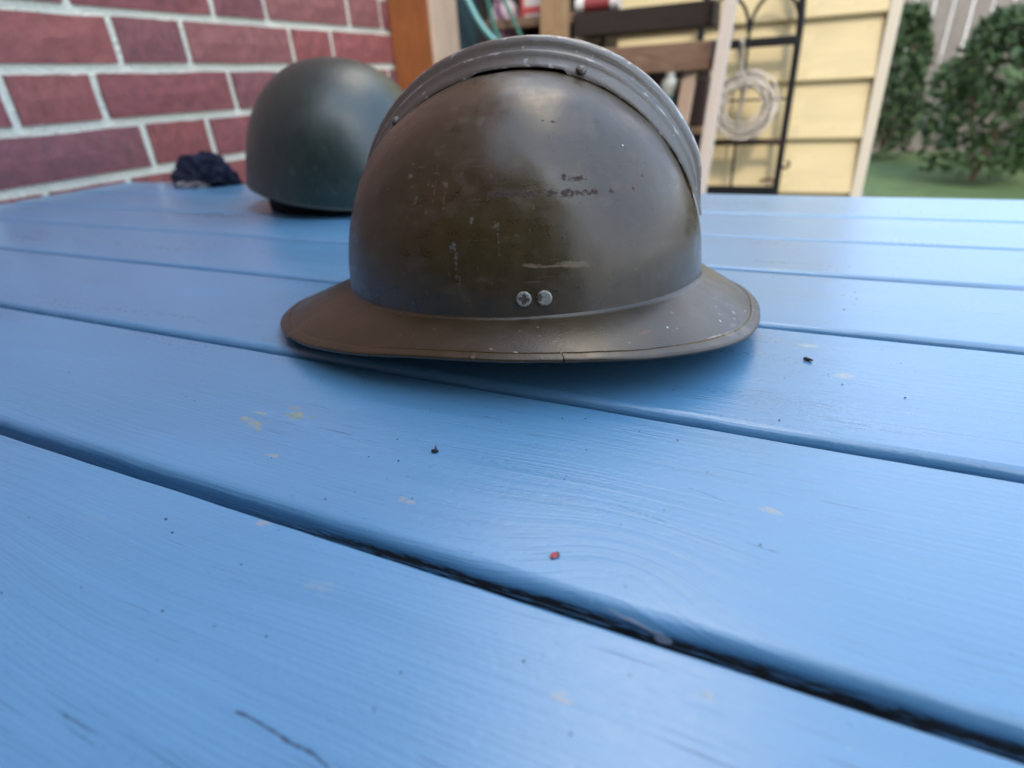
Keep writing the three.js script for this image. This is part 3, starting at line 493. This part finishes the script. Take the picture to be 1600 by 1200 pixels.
// ------------------------------------------------------------------ the green helmet behind
{
  const q = { cx: -0.5229, cz: -0.6171, yaw: -0.5188, tx: -0.1151, tz: -0.0805, a: 0.1329, b: 0.1131, Hd: 0.1428, n: 2.1888 };
  const h = thing('plain_helmet', 'dark green rimless steel helmet tilted up on the table by the brick wall', 'helmet', [q.cx, T, q.cz]);
  h.rotation.set(q.tz, q.yaw, q.tx, 'YXZ');
  const at = (th, t, off = 0) => {
    const r = Math.pow(Math.max(Math.cos(t), 0), 2 / q.n) * (1 - off) + 0.010 * Math.exp(-t / 0.05), x = q.a * r * Math.cos(th), z = q.b * r * Math.sin(th);
    const y = q.Hd * (1 - off) * Math.pow(Math.max(Math.sin(t), 0), 2 / q.n), k = 1 + 0.007 * N3(x * 18, y * 18, z * 18);
    return [x * k, y, z * k];
  };
  const tx = texture(1024, 512, (u, v, o) => {
    const th = u * 2 * Math.PI, cx = Math.cos(th), cy = Math.sin(th), b = fbm(cx * 2 + 8, cy * 2, v * 3, 4), m = fbm(cx * 11, cy * 11, v * 11, 4), g = N3(cx * 150, cy * 150, v * 200), w = ss(fbm(cx * 20, cy * 20, v * 22 + 4, 4), 0.22, 0.4) * 0.35;
    const f = 1 + 0.35 * b + 0.35 * m + 0.2 * g;
    o[0] = lerp(0.013 * f, 0.085, w); o[1] = lerp(0.030 * f, 0.115, w); o[2] = lerp(0.024 * f, 0.10, w); o[3] = 0.5 + 0.25 * g + 0.15 * m; o[4] = 0.38 + 0.12 * m - 0.06 * b;
  });
  const M = mat(tx, 0.0005, { ior: 1.72 });
  // lowest rim point touches the table
  const low = () => { h.updateMatrixWorld(); let m = 9; for (let i = 0; i < 720; i++) { const v = new THREE.Vector3(...at(i * Math.PI / 360, 0)).applyMatrix4(h.matrixWorld); m = Math.min(m, v.y); } return m; };
  h.position.y += T + 0.0015 - low();
  part('shell', grid(120, 60, (a, b) => at(a * 2 * Math.PI, b * Math.PI / 2 * 0.9999), (a, b) => [a, b]), M, h);
  part('inner_shell', grid(80, 40, (a, b) => at(-a * 2 * Math.PI, b * Math.PI / 2 * 0.9999, 0.016)), plain(0x1a1c18, 0.8), h);
  part('blocking_liner', grid(60, 8, (a, b) => { const p = at(-a * 2 * Math.PI, 0.03, 0.02); return [p[0] * b, 0.007 + 0.02 * (1 - b * b), p[2] * b]; }), plain(0x14120f, 0.9), h);  // dark disc added inside to block light coming under the rim
  h.updateMatrixWorld();
  const skirt = new THREE.LatheGeometry([[0.080, 0.055], [0.090, 0.0012], [0.094, 0.0012], [0.096, 0.03], [0.097, 0.05]].map(p => new THREE.Vector2(...p)), 40);
  skirt.translate(q.cx, T, q.cz); skirt.applyMatrix4(h.matrixWorld.clone().invert());
  part('shade_skirt', skirt, plain(0x14110e, 0.9), h);  // dark ring added down to the table to keep the gap in shade
  const rim = []; for (let i = 0; i < 120; i++) rim.push(at(i / 120 * 2 * Math.PI, 0, 0.006));
  part('rim', tube(rim, 0.0014, 240, 8, true), M, h);
}

// ------------------------------------------------------------------ navy cloth at the far left corner of the table
{
  const c = thing('crumpled_cloth', 'crumpled navy blue cloth at the far left corner of the blue table', 'cloth', [-0.885, T, -0.705]);
  const fold = (s, rx, ry, rz, ph) => { const g = new THREE.SphereGeometry(1, 96, 64); const p = g.attributes.position;
    for (let i = 0; i < p.count; i++) { const x = p.getX(i), y = p.getY(i), z = p.getZ(i), w = 1 - Math.abs(N3(x * 1.5 + ph, y * 2.0, z * 1.5)) * 0.9 + 0.10 * N3(x * 3.2, y * 3.2 + ph, z * 3.2) - 0.02 * Math.abs(N3(x * 6, y * 6, z * 6 + ph)); p.setXYZ(i, x * rx * w, Math.max(y * ry * w, -0.0) , z * rz * w); }
    g.computeVertexNormals(); g.translate(...s); return g; };
  part('cloth_fold', mergeGeometries([fold([0, 0.001, 0], 0.080, 0.052, 0.030, 3), fold([0.02, 0.001, 0.012], 0.05, 0.034, 0.022, 8)]), plain(0x141c33, 0.9, { sheen: 0.5, sheenRoughness: 0.6, sheenColor: new THREE.Color(0x4a5a90) }), c);
  part('lining', fold([0.0, 0.001, 0.028], 0.045, 0.010, 0.014, 5), plain(0x8f8c90, 0.9), c);
}

// ------------------------------------------------------------------ things at the back of the yard
{ // black iron trellis with arched tops
  const t = thing('iron_trellis', 'black iron trellis with arched top standing against the yellow weatherboards', 'trellis', [-0.172, 0, -2.035]);
  const iron = plain(0x14161a, 0.55, { metalness: 0.3 }), rusty = plain(0x3a2a20, 0.8);
  for (const s of [-1, 1]) part('post', tube([[s * 0.133, 0.30, 0], [s * 0.133, 0.6, 0], [s * 0.133, 0.9, 0], [s * 0.131, 0.985, 0], [s * 0.120, 1.06, 0], [s * 0.09, 1.12, 0], [s * 0.045, 1.155, 0], [0, 1.168, 0]], 0.0098, 60, 8), iron, t).userData.label = s < 0 ? 'left post bent over into the arch' : 'right post bent over into the arch';
  part('centre_bar', bar([0, 0.50, 0], [0.002, 0.97, 0], 0.008, 0.008), iron, t);
  for (const s of [-1, 1]) part('arch_bar', tube(Array.from({ length: 13 }, (_, i) => { const a = Math.PI - i / 12 * Math.PI; return [s * (0.0655 + 0.0635 * Math.cos(a)), 0.955 + 0.088 * Math.sin(a), 0.001]; }), 0.0048, 40, 8), iron, t);
  part('top_rail', box(0.262, 0.024, 0.012, 0, 0.925, 0.006), iron, t);
  part('middle_rail', box(0.262, 0.017, 0.010, 0, 0.662, 0.004), rusty, t).userData.label = 'brown rusted middle rail';
  part('shadow_line_bar', box(0.262, 0.006, 0.006, 0, 0.778, 0.002), iron, t);  // bar added in place of a shadow-like dark line
  part('bottom_rail', box(0.262, 0.027, 0.014, 0, 0.520, 0.006), iron, t);
  part('scroll', tube(Array.from({ length: 30 }, (_, i) => { const a = i / 29 * 5.2, r = 0.017 - i * 0.00042; return [0.151 + r * Math.cos(a + 2.6), 0.600 + r * Math.sin(a + 2.6), 0.004]; }), 0.0045, 60, 6), iron, t);
}
{ // leaves caught on the bottom rail
  const l = thing('dry_leaf', 'small red brown dry leaf caught on the bottom rail of the trellis', 'leaf', [-0.062, 0.5345, -2.024]);
  part('leaf_blade', grid(10, 6, (a, b) => { const w = Math.sin(a * Math.PI) * 0.016; return [(a - 0.5) * 0.052, 0.008 + 0.010 * Math.sin(a * 3) + (b - 0.5) * (b - 0.5) * 0.04 * (1 - a), (b - 0.5) * 2 * w]; }), plain(0x5a1c10, 0.8, { side: THREE.DoubleSide }), l);
}
{ // coil of rope hanging on the trellis
  const c = thing('rope_coil', 'coil of pale cream rope hanging from the top rail of the trellis', 'rope', [-0.160, 0.764, -1.985]);
  const [rope, ropeDark] = [1, 0.62].map(q => mat(texture(512, 64, (u, v, o) => { const s = Math.sin((u * 240 + v * 2) * Math.PI), n = fbm(u * 80, v * 4, 2, 3), k = 0.64 + 0.10 * s + 0.22 * n; o[0] = k; o[1] = k * 0.91; o[2] = k * 0.80; o[3] = 0.5 + 0.4 * s; for (let i = 0; i < 3; i++) o[i] *= q; }, 2), 0.002, { roughness: 0.95 }));
  for (let k = 0; k < 14; k++) {
    const rx = rr(0.050, 0.084), ry = rx * rr(0.98, 1.16), ox = rr(-0.010, 0.010), oy = rr(-0.012, 0.008), p = [];
    for (let i = 0; i < 18; i++) { const a = i / 18 * Math.PI * 2, w = rr(-0.0045, 0.0045); p.push([ox + (rx + w) * Math.cos(a), oy + (ry + w) * Math.sin(a), (k % 3 - 1) * 0.007 + rr(-0.003, 0.003)]); }
    part('rope_loop', tube(p, 0.0031, 90, 7, true), k % 3 === 1 ? ropeDark : rope, c);
  }
  part('hanging_strand', tube([[-0.021, 0.170, 0.036], [-0.019, 0.165, 0.040], [-0.017, 0.13, 0.012], [-0.014, 0.09, 0.006], [-0.012, 0.05, 0.010]], 0.0058, 30, 7), rope, c);
  part('hanging_strand', tube([[-0.021, 0.170, 0.036], [-0.024, 0.162, -0.004], [-0.023, 0.13, -0.008]], 0.0046, 20, 7), rope, c);
  part('knot', (() => { const g = new THREE.TorusKnotGeometry(0.0075, 0.0042, 60, 7, 2, 3); g.translate(-0.016, 0.078, 0.006); return g; })(), rope, c);
  part('binding', tube([[0.004, 0.055, 0.018], [-0.002, 0.02, 0.012], [-0.006, -0.02, 0.008], [-0.005, -0.055, 0.014]], 0.0048, 30, 7), rope, c);
}
{ // stepladder used as shelves
  const s = thing('wooden_stepladder', 'wooden stepladder with pale leaning rail and dark treads before the yellow wall', 'stepladder', [0, 0, 0]);
  part('side_rail', bar([-0.238, 0.02, -1.52], [-0.178, 1.25, -1.72], 0.027, 0.05), creamPaint, s).userData.label = 'pale cream painted right side rail';
  part('side_rail', uvAlong(bar([-0.652, 0.02, -1.71], [-0.650, 1.3, -1.75], 0.076, 0.03), 'y', 0.6, 0.1), tanWood, s).userData.label = 'tan left side rail';
  const tread = (x0, x1, y, z, hgt, m, dp = 0.12) => part('tread', uvAlong(box(x1 - x0, hgt, dp, (x0 + x1) / 2, y, z, 0.003), 'x', 0.5, 0.12), m, s);
  tread(-0.612, -0.238, 0.992, -1.84, 0.056, darkWood);
  tread(-0.60, -0.238, 0.7165, -1.84, 0.016, tanWood); tread(-0.60, -0.238, 0.640, -1.84, 0.017, tanWood); tread(-0.60, -0.24, 0.36, -1.80, 0.018, tanWood);
  part('back_board', uvAlong(box(0.37, 0.30, 0.014, -0.44, 0.755, -1.93, 0.002), 'x', 0.5, 0.12), darkWood, s);
}
{ // rough plank on a splayed leg
  const b = thing('plank_trestle', 'brown plank trestle with pale splayed leg standing before the stepladder', 'trestle', [0, 0, 0]);
  part('top_plank', uvAlong(box(0.52, 0.064, 0.05, -0.475, 0.896, -1.70, 0.004), 'x', 0.5, 0.12), brownWood, b);
  part('end_strap', box(0.012, 0.046, 0.056, -0.2185, 0.906, -1.70, 0.004), plain(0x8f8d8c, 0.35, { metalness: 0.7 }), b);
  part('leg', bar([-0.272, 0.862, -1.70], [-0.352, 0.0, -1.64], 0.022, 0.03), pale, b);
  part('leg', bar([-0.69, 0.862, -1.70], [-0.75, 0.0, -1.62], 0.022, 0.03), pale, b);
  part('stretcher', uvAlong(bar([-0.735, 0.4, -1.655], [-0.318, 0.4, -1.668], 0.02, 0.05), 'x', 0.5, 0.12), brownWood, b);
}
{ // carton behind the trestle
  const c = thing('brown_carton', 'dark brown carton behind the trestle, next to the pale stepladder rail', 'carton', [-0.285, 0.7246, -1.85]);
  part('carton_body', box(0.085, 0.118, 0.07, 0, 0.060, 0, 0.003), plain(0x3a2c26, 0.85), c);
  part('flap', box(0.083, 0.003, 0.034, 0, 0.1212, -0.017, 0.001), plain(0x4a382f, 0.85), c);
}
{ // bottle with teal label
  const b = thing('spray_bottle', 'white bottle with a teal label, under the trestle plank', 'bottle', [-0.352, 0.7246, -1.86]);
  const pr = [[0, 0], [0.022, 0], [0.025, 0.004], [0.025, 0.10], [0.021, 0.118], [0.011, 0.128], [0.010, 0.132]].map(p => new THREE.Vector2(...p));
  part('bottle_body', new THREE.LatheGeometry(pr, 32), plain(0xa9b2af, 0.4), b);
  part('label_band', (() => { const g = new THREE.CylinderGeometry(0.0256, 0.0256, 0.045, 32, 1, true); g.translate(0, 0.06, 0); return g; })(), plain(0x5f9a9c, 0.5), b);
  part('cap', (() => { const g = new THREE.CylinderGeometry(0.0115, 0.0125, 0.022, 24); g.translate(0, 0.142, 0); return g; })(), plain(0xb4bab6, 0.4), b);
}
{ // rolled packet on the top tread
  const r = thing('rolled_packet', 'red and white rolled packet lying on the dark top tread of the stepladder', 'packet', [-0.55, 1.0202, -1.80]);
  const g = new THREE.CapsuleGeometry(0.017, 0.07, 6, 20); g.rotateZ(Math.PI / 2); g.translate(0, 0.0172, 0); part('wrapper', g, plain(0x7b3034, 0.5), r);
  for (const x of [-0.045, 0.052]) { const e = new THREE.CylinderGeometry(0.0178, 0.0178, 0.024, 20); e.rotateZ(Math.PI / 2); e.translate(x, 0.0182, 0); part('white_band', e, plain(0xc9c8c6, 0.5), r); }
}
{ // pale bag below
  const r = thing('pale_bag', 'pale folded bag lying on a shelf behind the comb of the brown helmet', 'bag', [-0.61, 0.9492, -1.93]);
  const g = new THREE.SphereGeometry(1, 32, 20), p = g.attributes.position; for (let i = 0; i < p.count; i++) { const w = 1 + 0.15 * N3(p.getX(i) * 2, p.getY(i) * 2, p.getZ(i) * 2); p.setXYZ(i, p.getX(i) * 0.055 * w, Math.max(p.getY(i) * 0.030 * w, -0.012) + 0.012, p.getZ(i) * 0.035 * w); } g.computeVertexNormals();
  part('bag_body', g, plain(0x9a8d7c, 0.8), r); part('tie', tube([[0.045, 0.02, 0], [0.058, 0.028, 0.004], [0.066, 0.022, 0]], 0.003, 16, 6), plain(0x6b5f50, 0.8), r);
}
{ // shelf unit in the corner, with the things on it
  const s = thing('corner_shelf', 'low brown shelf unit in the corner behind the hose', 'shelf', [-0.80, 0, -1.98]);
  for (const [y, m] of [[0.935, brownWood], [1.022, brownWood], [0.55, brownWood]]) part('shelf_board', uvAlong(box(0.40, 0.026, 0.16, 0.04, y, 0, 0.003), 'x', 0.5, 0.12), m, s);
  for (const x of [-0.15, 0.23]) part('upright', uvAlong(box(0.024, 1.30, 0.15, x, 0.65, 0.0, 0.003), 'y', 0.5, 0.12), darkWood, s);
  part('back_panel', uvAlong(box(0.36, 1.25, 0.008, 0.04, 0.63, -0.084, 0.001), 'y', 0.5, 0.12), darkWood, s);
}
{ // carton with red print
  const c = thing('red_white_box', 'white box with a red stripe on the corner shelf', 'box', [-0.785, 1.0354, -1.95]);
  part('box_body', box(0.085, 0.075, 0.06, 0, 0.038, 0, 0.003), plain(0xc4bfbb, 0.6), c);
  part('red_stripe', box(0.070, 0.018, 0.002, 0.004, 0.018, 0.0312, 0.0008), plain(0xb0484c, 0.6), c);
  part('red_side', box(0.012, 0.073, 0.061, -0.0365, 0.038, 0.001, 0.002), plain(0xa84448, 0.6), c);
}
{ // mauve bag
  const c = thing('mauve_bag', 'mauve and white plastic bag behind the green hose', 'bag', [-0.905, 0.9484, -1.955]);
  const g = new THREE.SphereGeometry(1, 64, 48), p = g.attributes.position, col = [];
  for (let i = 0; i < p.count; i++) { const x = p.getX(i), y = p.getY(i), z = p.getZ(i), w = 1 - 0.35 * Math.abs(N3(x * 3, y * 1.2, z * 3)); p.setXYZ(i, x * 0.062 * w, (Math.max(y, -0.95) + 0.95) * 0.085 * (1 - 0.1 * w), z * 0.05 * w);
    const k = ss(N3(Math.atan2(z, x) * 2.2, y * 0.6, 4), -0.05, 0.25); col.push(lerp(0.22, 0.46, k), lerp(0.11, 0.43, k), lerp(0.17, 0.43, k)); }
  g.setAttribute('color', new THREE.Float32BufferAttribute(col, 3)); g.computeVertexNormals();
  part('bag_body', g, new THREE.MeshPhysicalMaterial({ vertexColors: true, roughness: 0.4 }), c);
  part('gathered_top', (() => { const q = new THREE.ConeGeometry(0.03, 0.05, 14, 3, true); q.translate(0, 0.168, 0); return q; })(), plain(0x9c8692, 0.4, { side: THREE.DoubleSide }), c);
}
{ // teal tub standing behind the post
  const c = thing('teal_panel', 'dark teal board leaning upright between the timber post and the green hose', 'board', [-1.025, 0, -1.955]);
  part('board_face', box(0.125, 1.42, 0.03, 0, 0.71, 0, 0.004), plain(0x1d3a44, 0.5), c); part('batten', box(0.03, 1.40, 0.014, 0.045, 0.71, 0.0225, 0.003), plain(0x16282f, 0.5), c);
}
{ // garden hose
  const c = thing('garden_hose', 'green garden hose hanging in loose loops over the corner shelf', 'hose', [0, 0, 0]);
  const gm = plain(0x2c6a5c, 0.35), gl = plain(0x4f8f92, 0.3);
  part('hose_loop', tube([[-1.02, 1.25, -1.84], [-0.985, 1.13, -1.84], [-0.955, 1.075, -1.835], [-0.930, 1.035, -1.83], [-0.905, 1.003, -1.83], [-0.872, 0.972, -1.83], [-0.82, 0.93, -1.83], [-0.72, 0.90, -1.83]], 0.0085, 60, 10), gl, c).userData.label = 'paler loop of the hose';
  part('hose_loop', tube([[-0.94, 1.24, -1.86], [-0.915, 1.12, -1.86], [-0.905, 1.07, -1.86], [-0.896, 1.03, -1.86], [-0.878, 0.985, -1.86], [-0.84, 0.93, -1.86]], 0.0062, 50, 10), gm, c);
  part('hose_loop', tube([[-0.92, 1.24, -1.865], [-0.882, 1.13, -1.865], [-0.857, 1.08, -1.865], [-0.836, 1.04, -1.865], [-0.812, 0.995, -1.865], [-0.79, 0.95, -1.865], [-0.76, 0.90, -1.865]], 0.0062, 50, 10), gm, c);
  part('hose_loop', tube([[-1.02, 1.25, -1.84], [-0.98, 1.29, -1.85], [-0.94, 1.24, -1.86], [-0.93, 1.27, -1.865], [-0.92, 1.24, -1.865]], 0.0062, 30, 8), gm, c);
}

// ------------------------------------------------------------------ small litter on the table
function pebble(r, k, sx = 1, sy = 1, sz = 1) { const g = new THREE.IcosahedronGeometry(r, 2), p = g.attributes.position; for (let i = 0; i < p.count; i++) { const w = 1 + 0.45 * N3(p.getX(i) / r * 1.4 + k, p.getY(i) / r * 1.4, p.getZ(i) / r * 1.4); p.setXYZ(i, p.getX(i) * w * sx, p.getY(i) * w * sy, p.getZ(i) * w * sz); } g.computeVertexNormals(); return g; }
{
  const f = thing('paint_flake', 'tiny red paint flake on the near blue plank', 'paint flake', [-0.0471, T + 0.0006, -0.1184], 0.9);
  part('flake_body', pebble(0.0013, 2, 1.0, 0.25, 0.75), plain(0xb84a50, 0.5), f); part('chipped_edge', pebble(0.0007, 5, 0.7, 0.4, 1.2).translate(0.0012, 0.0001, 0.0002), plain(0x7a5a44, 0.7), f);
  const s = thing('dark_seed', 'small dark seed with a pale tip on the middle blue plank', 'seed', [-0.1091, T + 0.0008, -0.1532], 0.4);
  part('husk', pebble(0.0012, 7, 1.25, 0.5, 0.7), plain(0x17131a, 0.5), s); part('tip', pebble(0.0008, 9, 0.6, 1.4, 0.6).translate(0.0004, 0.0011, -0.0006), plain(0x6a5a72, 0.5), s);
  const d = thing('leaf_crumb', 'dark leaf crumb right of the brown helmet on the blue table', 'leaf crumb', [0.0199, T + 0.0008, -0.2814], -0.3);
  part('crumb_body', pebble(0.0015, 12, 1.3, 0.45, 0.8), plain(0x1c1a20, 0.8), d); part('crumb_tip', pebble(0.0008, 15, 1.6, 0.5, 0.6).translate(0.0016, 0.0004, 0.0008), plain(0x2a262a, 0.8), d);
  const bits = []; 
  for (let k = 0; k < 110; k++) { const pk = PLANKS[2 + Math.floor(rnd() * 4)], near = rnd() < 0.75, g = pebble(rr(0.00014, 0.00034), k, rr(0.8, 1.5), 0.6, rr(0.8, 1.3)); g.translate(near ? rr(-0.2, 0.06) : rr(-0.9, 0.3), T + 0.00025, rr(pk[1] + 0.008, pk[0] - 0.008)); bits.push(g); }
  const grit = part('grit', mergeGeometries(bits), plain(0x1d1c22, 0.8), scene);
  tag(grit, 'tiny dark specks of grit scattered over the blue planks', 'grit'); grit.userData.kind = 'stuff';
}

// ------------------------------------------------------------------ render
const renderer = new THREE.WebGLRenderer({ antialias: true });
renderer.toneMapping = THREE.LinearToneMapping; renderer.toneMappingExposure = EXPOSURE;
renderer.shadowMap.enabled = true; renderer.shadowMap.type = THREE.PCFSoftShadowMap;
renderer.setSize(1024, 768);
renderer.render(scene, camera);
